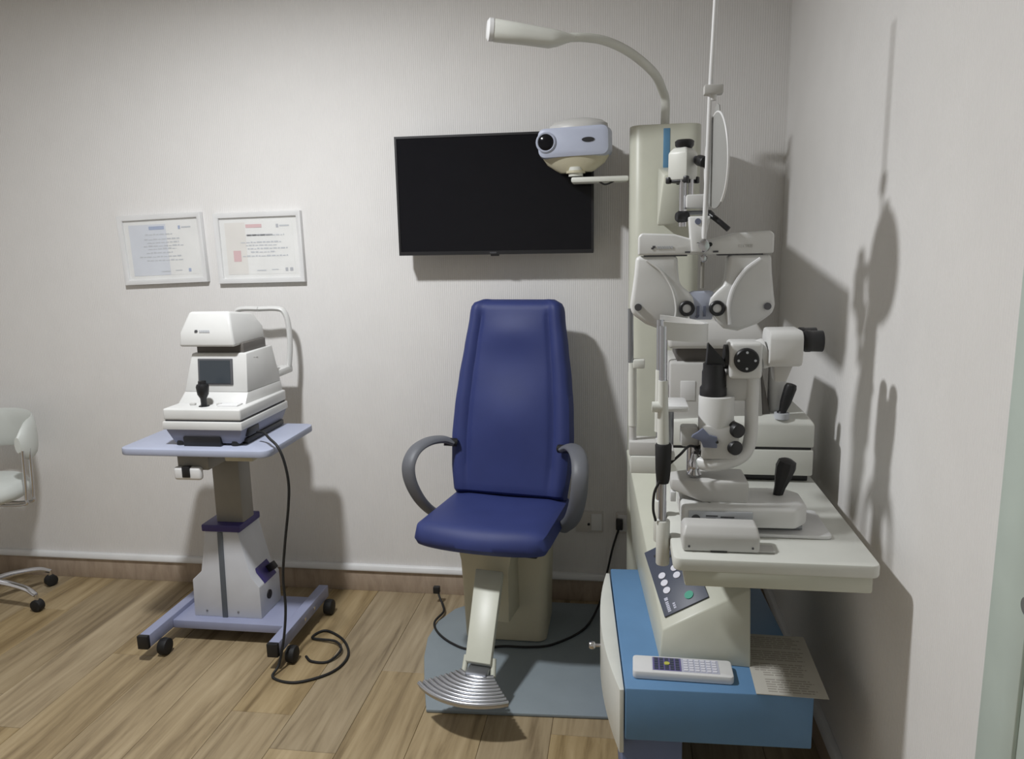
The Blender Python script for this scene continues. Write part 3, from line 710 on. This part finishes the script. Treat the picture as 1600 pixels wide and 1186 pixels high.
def headcurve(sx):
    # outline of one lens battery, mirrored by sx about the bridge, in x/z about the centre .186
    c = .186
    pts = [(.058, 1.462), (.155, 1.462), (.158, 1.42), (.163, 1.38), (.168, 1.345), (.164, 1.325), (.130, 1.300), (.085, 1.283), (.052, 1.289), (.036, 1.305), (.022, 1.33), (.016, 1.345), (.019, 1.365), (.032, 1.378), (.052, 1.395), (.056, 1.43)]
    return [(c + sx * a, b_) for a, b_ in pts]
for s in (-1, 1):
    pts = headcurve(s)
    hb = prism('lens_battery', pts if s > 0 else pts[::-1], 'y', -1.165, -1.115, 'instrument_white', ph, bevel=.010, seg=3)
    cx = .186 + s * .035
    lathe('lens_ring', (cx, -1.162, 1.338), (0, -1, 0), [(0, .0185), (.010, .0185), (.013, .016), (.012, .0105), (.004, .010)], 'black_plastic', hb, n=24)
    cyl('lens', (cx, -1.17, 1.338), (cx, -1.166, 1.338), .010, 'white_trim', hb, n=20)
    cyl('axis_knob', (.186 + s * .149, -1.164, 1.342), (.186 + s * .149, -1.172, 1.342), .0085, 'print_dark', hb, n=16)
    tube('cover_edge', [(.186 + s * .130, -1.166, 1.452), (.186 + s * .095, -1.169, 1.425), (.186 + s * .070, -1.170, 1.385), (.186 + s * .060, -1.170, 1.340), (.186 + s * .064, -1.168, 1.300)], .005 if s > 0 else .0028, 'white_trim' if s > 0 else 'instrument_white', hb, n=8)
tbm = prism('top_bar', [(.036, 1.464), (.036, 1.508), (.044, 1.516), (.120, 1.512), (.16, 1.500), (.21, 1.500), (.26, 1.512), (.336, 1.516), (.345, 1.508), (.345, 1.464)], 'y', -1.168, -1.108, 'instrument_white', ph, bevel=.005, seg=3)
for s in (-1, 1): box('slide_gap', (.186 + s * .086 - .050, -1.160, 1.4605), (.186 + s * .086 + .050, -1.115, 1.466), 'print_dark', ph, bevel=0)
wm = basis((.066, -1.1685, 1.478), (1, 0, 0), (0, 0, 1))
strips('maker_mark', [(0, 0, .006, .004), (.003, .003, .010, .008)], wm, 'print_dark', tbm)
strips('maker_name', wordmark(.014, .001, .006, 7, random), wm, 'print_grey', tbm)
strips('maker_name', wordmark(.20, .001, .006, 6, random), wm, 'instrument_grey', tbm)
for xx in (.150, .214): box('index_mark', (xx - .006, -1.170, 1.468), (xx + .006, -1.166, 1.472), 'print_dark', tbm, bevel=0)
lathe('level_knob', (.186, -1.165, 1.484), (0, -1, 0), [(0, .014), (.012, .015), (.018, .012), (.020, .001)], 'chrome', ph, n=20)
for s in (-1, 1): cyl('knob_grip', (.186 + s * .014, -1.168, 1.487), (.186 + s * .014, -1.180, 1.487), .005, 'black_plastic', ph, n=12)
lathe('level_knob', (.186, -1.165, 1.455), (0, -1, 0), [(0, .008), (.010, .009), (.014, .006), (.015, .001)], 'chrome', ph, n=16)
cyl('centre_rod', (.186, -1.160, 1.385), (.186, -1.160, 1.455), .0045, 'column_grey', ph, n=12)
br_ = prism('bridge', [(.160, 1.310), (.212, 1.310), (.216, 1.375), (.205, 1.378), (.168, 1.378), (.157, 1.375)], 'y', -1.158, -1.13, 'projector_silver', ph, bevel=.004)
for xx in (.178, .193): box('gauge_mark', (xx - .003, -1.1605, 1.318), (xx + .003, -1.157, 1.343), 'filter_blue', br_, bevel=0)
tube('gauge_mark', [(.172, -1.160, 1.319), (.176, -1.1605, 1.3165), (.180, -1.160, 1.32)], .002, 'filter_blue', br_)
rod = tube('near_point_rod', [(.186, -1.175, 1.50), (.190, -1.172, 1.65), (.1925, -1.170, 1.80), (.1935, -1.170, 1.84), (.1995, -1.170, 2.02), (.2020, -1.170, 2.10)], .0058, 'white_trim', ph, n=12)
ncd = thing('near_chart_holder', 'sliding holder with pale oval reading card hanging on the near-point rod', 'card holder', (.2, -1.17, 1.8))
box('slider', (.178, -1.185, 1.818), (.220, -1.155, 1.838), 'instrument_grey', ncd, bevel=.003)
cyl('slider_pin', (.199, -1.17, 1.806), (.199, -1.17, 1.82), .008, 'instrument_white', ncd, n=12)
cmx = basis((.2065, -1.196, 1.66), (.21, -.978, 0), (0, 0, 1))
oval = [(.010 * math.sin(0), .135), (.012, .130), (.018, .112)] + [(.078 * math.sin(t) * (1 - .1 * math.cos(t)), .012 + .105 * math.cos(t)) for t in [math.radians(18 + 9 * i) for i in range(37)]] + [(-.018, .112), (-.012, .130)]
prism('reading_card', oval, 'z', -.0015, .0015, 'card_frost', ncd, bevel=.0008, mx=cmx)
tube('card_rim', [cmx @ Vector((.078 * math.sin(t) * (1 - .1 * math.cos(t)), .012 + .105 * math.cos(t), 0)) for t in [math.radians(-150 + 15 * i) for i in range(21)]], .0026, 'white_trim', ncd)
strips('card_print', [(-.03, .05 - .018 * i, .03, .056 - .018 * i) for i in range(6)], cmx @ Matrix.Rotation(math.pi, 4, 'Y') @ Matrix.Translation((0, 0, .0015)), 'print_grey', ncd)

# ------------------------------------------------------------------ second table-top instrument (behind the slit lamp)
T = .835
d2 = thing('tonometer', 'cream tonometer with black joystick behind the slit lamp on the unit table', 'instrument', (.33, -.78, T))
box('base_foot', (.14, -.905, T + .0005), (.508, -.66, T + .020), 'black_plastic', d2, bevel=.003)
box('lower_base', (.128, -.925, T + .020), (.516, -.64, .928), 'cream_plastic', d2, bevel=.005)
box('seam', (.134, -.919, .927), (.510, -.65, .936), 'black_plastic', d2, bevel=0)
hull('upper_base', [(x_, y_, .935) for x_ in (.128, .516) for y_ in (-.925, -.64)] + [(.128, -.925, 1.005), (.516, -.925, 1.0), (.128, -.64, 1.005), (.516, -.64, 1.0), (.37, -.90, 1.022), (.50, -.89, 1.022), (.37, -.66, 1.022), (.50, -.66, 1.022)], 'cream_plastic', d2, bevel=.005)
hull('body', [(.130, -.905, 1.0), (.385, -.905, 1.0), (.130, -.905, 1.166), (.372, -.905, 1.166), (.130, -.66, 1.166), (.372, -.66, 1.166), (.130, -.66, 1.0), (.385, -.66, 1.0)], 'instrument_grey', d2, bevel=.008)
hull('screen_side', [(.384, -.900, 1.005), (.404, -.895, 1.018), (.398, -.895, 1.04), (.373, -.900, 1.16), (.384, -.68, 1.005), (.404, -.68, 1.018), (.373, -.68, 1.16)], 'shade_grey', d2, bevel=.002)
box('neck', (.15, -.88, 1.165), (.35, -.69, 1.205), 'shade_grey', d2, bevel=.003)
hull('head', [(.125, -.915, 1.205), (.385, -.915, 1.205), (.125, -.915, 1.24), (.385, -.915, 1.235), (.15, -.89, 1.282), (.36, -.89, 1.275), (.13, -.66, 1.205), (.38, -.66, 1.205), (.15, -.68, 1.27), (.36, -.68, 1.27)], 'instrument_grey', d2, bevel=.010, seg=3)
cyl('optics_post', (.425, -.86, 1.02), (.425, -.86, 1.185), .024, 'instrument_white', d2, bevel=.004)
tube('joystick_boot', [(.432, -.905, 1.012), (.432, -.905, 1.028)], .020, 'print_grey', d2, smoothpath=False, n=18)
lathe('joystick', (.432, -.905, 1.026), (.022, -.01, .09), [(0, .014), (.006, .010), (.012, .011), (.035, .015), (.075, .017), (.085, .014), (.088, .002)], 'black_plastic', d2, n=12)
box('chin_paper', (.160, -.9065, 1.06), (.200, -.9045, 1.115), 'white_trim', d2, bevel=.002)
# patient-side head rest
cyl('headrest_rod', (.024, -.90, 1.14), (.022, -.90, 1.315), .0075, 'steel_grey', d2)
cyl('headrest_sleeve', (.030, -.90, .985), (.028, -.90, 1.165), .012, 'cream_plastic', d2, r1=.0115)
cyl('headrest_collar', (.031, -.90, .935), (.030, -.90, .988), .0105, 'instrument_grey', d2)
box('chin_lift', (.030, -.915, 1.150), (.062, -.885, 1.175), 'cream_plastic', d2, bevel=.004)
box('headrest_foot', (.020, -.93, .905), (.128, -.86, .945), 'instrument_grey', d2, bevel=.004)
box('headrest_foot', (.024, -.935, .855), (.128, -.80, .905), 'cream_plastic', d2, bevel=.004)

# ------------------------------------------------------------------ slit lamp
sp_ = thing('slit_lamp', 'white slit lamp microscope with black grip and joystick at the table front', 'slit lamp', (.27, -1.3, T))
prism('slide_plate', [(p[0] + .335, p[1] - 1.245) for p in rrect(.26, .17, .012, 4)], 'z', T + .0005, T + .009, 'white_trim', sp_, bevel=.002)
rc = hull('rail_cover', [(x_, -1.425, T + .001) for x_ in (.131, .293)] + [(x_, -1.36, T + .001) for x_ in (.131, .293)] + [(.131, -1.425, .872), (.293, -1.425, .872), (.137, -1.41, .892), (.288, -1.41, .892), (.137, -1.365, .892), (.288, -1.365, .892), (.131, -1.36, .88), (.293, -1.36, .88)], 'instrument_grey', sp_, bevel=.006, seg=3)
box('rail_foot', (.285, -1.420, T + .0008), (.326, -1.385, T + .006), 'instrument_grey', rc, bevel=.002)
box('cover_slot', (.19, -1.4262, T + .002), (.225, -1.4245, T + .004), 'black_plastic', rc, bevel=0)
for xx in (.145, .278): cyl('cover_screw', (xx, -1.4265, .848), (xx, -1.424, .848), .0025, 'print_dark', rc, n=10)
bs = hull('cross_base', [(x_, y_, z) for x_, y_ in ((.135, -1.34), (.385, -1.335), (.415, -1.30), (.415, -1.22), (.385, -1.18), (.135, -1.19)) for z in (.858, .905)] + [(.40, -1.26, .915)], 'instrument_white', sp_, bevel=.008, seg=3)
lbl = box('label_plate', (.150, -1.3425, .868), (.290, -1.3385, .898), 'filter_blue' if False else 'print_grey', bs, bevel=.001)
lm_ = basis((.150, -1.3428, .868), (1, 0, 0), (0, 0, 1))
strips('label_print', [(.038, .018 - .006 * i, .038 + w_, .021 - .006 * i) for i, w_ in enumerate((.026, .022, .03))] + [(.070, .016 - .006 * i, .070 + w_, .019 - .006 * i) for i, w_ in enumerate((.03, .024))], lm_, 'print_dark', lbl)
cyl('label_dial', (.166, -1.3435, .880), (.166, -1.342, .880), .010, 'print_dark', lbl, n=18)
for xx in (.200, .224): cyl('base_screw', (xx, -1.305, .904), (xx, -1.305, .9075), .006, 'black_plastic', bs, n=14)
lathe('joystick', (.357, -1.255, .903), (.020, -.01, .1), [(0, .020), (.004, .018), (.006, .011), (.030, .013), (.055, .019), (.080, .023), (.095, .020), (.100, .010), (.101, .001)], 'black_plastic', sp_, n=9)
for (a, c) in ((-1.30, .852), (-1.22, .852)): cyl('roller_axle', (.14, a, c), (.405, a, c), .006, 'steel_grey', sp_, n=12)
hull('rotation_block', [(x_, y_, z) for x_, y_ in ((.185, -1.31), (.285, -1.31), (.285, -1.20), (.185, -1.20)) for z in (.906, .957)] + [(.113, -1.28, .952), (.113, -1.28, .925), (.113, -1.22, .952), (.113, -1.22, .925)], 'instrument_grey', sp_, bevel=.006)
box('front_latch', (.113, -1.285, .898), (.126, -1.265, .922), 'white_trim', sp_, bevel=.002)
cyl('pivot_column', (.165, -1.25, .945), (.165, -1.25, 1.035), .014, 'chrome', sp_)
lathe('pivot_knob', (.168, -1.27, .957), (0, 0, 1), [(0, .013), (.006, .016), (.012, .012), (.018, .010), (.022, .014), (.034, .015), (.042, .010), (.055, .008)], 'chrome', sp_, n=20)
tube('swing_arm', [(.165, -1.26, .992), (.20, -1.285, .990), (.25, -1.285, 1.000), (.280, -1.275, 1.018), (.2915, -1.265, 1.055), (.292, -1.262, 1.12), (.292, -1.260, 1.175), (.288, -1.258, 1.20)], .0135, 'instrument_white', sp_, sx=1.0, sy=1.15, n=14, sub=7)
box('tower_back', (.232, -1.268, 1.135), (.305, -1.222, 1.20), 'instrument_grey', sp_, bevel=.008)
cyl('illumination_tower', (.214, -1.26, 1.020), (.214, -1.26, 1.148), .040, 'instrument_white', sp_, n=36, bevel=.003)
hull('tower_foot', [(x_, y_, z) for x_ in (.178, .262) for y_ in (-1.30, -1.22) for z in (1.005, 1.085)], 'instrument_grey', sp_, bevel=.008)
mr_ = lathe('mirror_tube', (.206, -1.26, 1.147), (0, 0, 1), [(0, .030), (.018, .030), (.024, .026), (.055, .026), (.060, .024), (.074, .024)], 'black_plastic', sp_, n=28)
prism('mirror_hood', [(.188, 1.215), (.230, 1.215), (.229, 1.228), (.194, 1.268), (.191, 1.266)], 'y', -1.275, -1.245, 'black_plastic', sp_, bevel=.003)
for (xx, zz) in ((.262, 1.074), (.258, 1.034)):
    cyl('control_knob', (xx - .018, -1.27, zz + .002), (xx - .002, -1.305, zz), .0165, 'black_plastic', sp_, n=22, bevel=.003)
    cyl('knob_collar', (xx - .026, -1.255, zz + .003), (xx - .018, -1.272, zz + .002), .018, 'white_trim', sp_, n=22)
prism('filter_paddle', [(.168, 1.072), (.180, 1.082), (.195, 1.066), (.212, 1.062), (.212, 1.036), (.182, 1.037), (.176, 1.052), (.155, 1.060), (.158, 1.066)], 'y', -1.312, -1.303, 'filter_blue', sp_, bevel=.002)
cyl('filter_stop', (.212, -1.313, 1.050), (.212, -1.303, 1.050), .003, 'black_plastic', sp_, n=10)
box('fixation_joint', (.135, -1.275, 1.028), (.175, -1.235, 1.075), 'instrument_grey', sp_, bevel=.006)
cyl('fixation_knob', (.176, -1.275, 1.025), (.184, -1.290, 1.020), .010, 'black_plastic', sp_, n=14)
ms = box('microscope_body', (.237, -1.290, 1.190), (.308, -1.215, 1.272), 'instrument_white', sp_, bevel=.008, seg=3)
dl = lathe('magnification_dial', (.272, -1.289, 1.234), (0, -1, 0), [(0, .027), (.010, .027), (.013, .024), (.0135, .001)], 'black_plastic', ms, n=32)
for q in range(4):
    a = q * math.pi / 2; cyl('dial_mark', (.272 + .018 * math.cos(a), -1.302, 1.234 + .018 * math.sin(a)), (.272 + .018 * math.cos(a), -1.3040, 1.234 + .018 * math.sin(a)), .0028, 'print_grey', dl, n=10)
cyl('objective_ring', (.229, -1.25, 1.235), (.238, -1.25, 1.235), .028, 'black_plastic', ms, n=28)
cyl('beam_tube', (.306, -1.25, 1.240), (.322, -1.25, 1.245), .034, 'instrument_white', sp_, n=30, bevel=.003)
ebd = hull('binocular_body', [(.320, -1.25 + a, 1.258 + b_) for a, b_ in rrect(.10, .082, .02, 3)] + [(.390, -1.25 + a, 1.259 + b_) for a, b_ in rrect(.11, .080, .02, 3)], 'instrument_white', sp_, bevel=.004)
for yy in (-1.277, -1.218):
    lathe('eyepiece', (.388, yy, 1.274), (1, 0, 0), [(0, .018), (.006, .022), (.010, .024), (.020, .024), (.022, .023), (.046, .0235), (.047, .018), (.040, .014), (.039, .001)], 'black_plastic', sp_, n=26)
hull('binocular_neck', [(x_, y_, z) for x_, y_, z in ((.335, -1.27, 1.22), (.378, -1.27, 1.22), (.335, -1.22, 1.22), (.378, -1.22, 1.22), (.340, -1.265, 1.18), (.365, -1.265, 1.18), (.340, -1.225, 1.18), (.365, -1.225, 1.18))], 'instrument_grey', sp_, bevel=.004)
# head rest of the slit lamp: two posts with forehead band, grip and table clamp
for yy, front in ((-1.335, True), (-1.198, False)):
    xx = .0893
    cyl('headrest_post', (xx + .004, yy, .80), (xx - .001, yy, 1.315), .0085, 'brushed_steel', sp_)
    cyl('headrest_sleeve', (xx + .002, yy, 1.045), (xx, yy, 1.195), .0135, 'cream_plastic', sp_, r1=.0105)
    cyl('table_clamp', (xx + .005, yy, .765), (xx + .005, yy, .872), .0155, 'cream_plastic', sp_, bevel=.003)
    if front:
        lathe('hand_grip', (xx + .003, yy, .960), (0, 0, 1), [(0, .013), (.008, .015), (.03, .017), (.088, .0185), (.092, .016)], 'black_rubber', sp_, n=22)
        tube('grip_cable', [(xx - .004, yy - .012, .968), (xx - .016, yy - .012, .94), (xx - .018, yy - .010, .90), (xx - .012, yy - .008, .872)], .003, 'black_rubber', sp_)
        tube('fixation_cable', [(xx + .016, yy + .01, 1.0), (.130, -1.32, 1.022), (.150, -1.30, 1.036), (.170, -1.28, 1.030)], .003, 'black_rubber', sp_)
cyl('side_stop', (.066, -1.335, 1.135), (.088, -1.335, 1.135), .012, 'cream_plastic', sp_, n=18)
rg = []
for i in range(15):
    t = i / 14; a = math.radians(-90 + 180 * t)
    p = Vector((.088 + .045 * math.cos(a) * 2.2, -1.2665 + .071 * math.sin(a), 1.306 - .012 * math.cos(a)))
    nrm = Vector((math.cos(a), math.sin(a), 0))
    rg.append([p + nrm * .004 + Vector((0, 0, .020)), p - nrm * .004 + Vector((0, 0, .020)), p - nrm * .004 - Vector((0, 0, .020)), p + nrm * .004 - Vector((0, 0, .020))])
loft('forehead_band', rg, 'instrument_white', sp_)
box('chin_cup', (.085, -1.30, 1.115), (.15, -1.20, 1.130), 'white_trim', sp_, bevel=.006)
cyl('chin_post', (.110, -1.25, 1.02), (.110, -1.25, 1.118), .010, 'steel_grey', sp_)
box('chin_bar', (.080, -1.335, 1.012), (.118, -1.198, 1.030), 'instrument_grey', sp_, bevel=.004)

# ------------------------------------------------------------------ remote control and leaflet on the blue cabinet
CT = .425
rm = thing('remote_control', 'white remote control with violet and pale keys on the blue cabinet', 'remote control', (.15, -1.235, CT))
rmx = basis((.030, -1.262, CT + .0008), (1, -.012, 0), (.012, 1, 0))
prism('case', rrect(.245, .078, .010, 4, .1225, .039), 'z', 0, .021, 'white_trim', rm, bevel=.004, mx=rmx)
box('key_field', (.048, .010, .021), (.212, .070, .0217), 'key_pale', rm, bevel=0, mx=rmx)
box('violet_field', (.050, .011, .0217), (.120, .069, .0222), 'key_violet', rm, bevel=0, mx=rmx)
kk = [(.126 + .014 * i, .014 + .011 * q, .136 + .014 * i, .022 + .011 * q) for i in range(6) for q in range(5)]
strips('pale_keys', kk, rmx @ Matrix.Translation((0, 0, .0218)), 'button_white', rm, th=.0015)
strips('violet_keys', [(.054 + .013 * i, .014 + .011 * q, .063 + .013 * i, .022 + .011 * q) for i in range(5) for q in range(5) if not (i == 2 and q == 2)], rmx @ Matrix.Translation((0, 0, .0222)), 'panel_slate', rm, th=.0012)
cyl('yellow_key', rmx @ Vector((.085, .041, .0222)), rmx @ Vector((.085, .041, .0242)), .007, 'key_yellow', rm, n=16)
lf = thing('leaflet', 'printed instruction leaflet overhanging the edge of the blue cabinet', 'leaflet', (.40, -1.15, CT))
lo_ = Vector((.322, -1.295, CT + .0006))
lmx = basis(lo_, (1, -.02, 0), (.04, 1, 0))
box('sheet', (0, 0, 0), (.165, .285, .0016), 'leaflet', lf, bevel=0, mx=lmx)
rnd = random.Random(11); lines = []
for i in range(26):
    y_ = .012 + i * .0102
    if i in (6, 13, 19): continue
    x_ = .03 if i < 9 else .012
    e = .15 - rnd.uniform(0, .03)
    while x_ < e:
        wd = rnd.uniform(.010, .030); lines.append((x_, y_, min(e, x_ + wd), y_ + .0042)); x_ += wd + .003
strips('printed_lines', lines, lmx @ Matrix.Translation((0, 0, .0016)), 'leaflet_ink', lf, th=.0002)
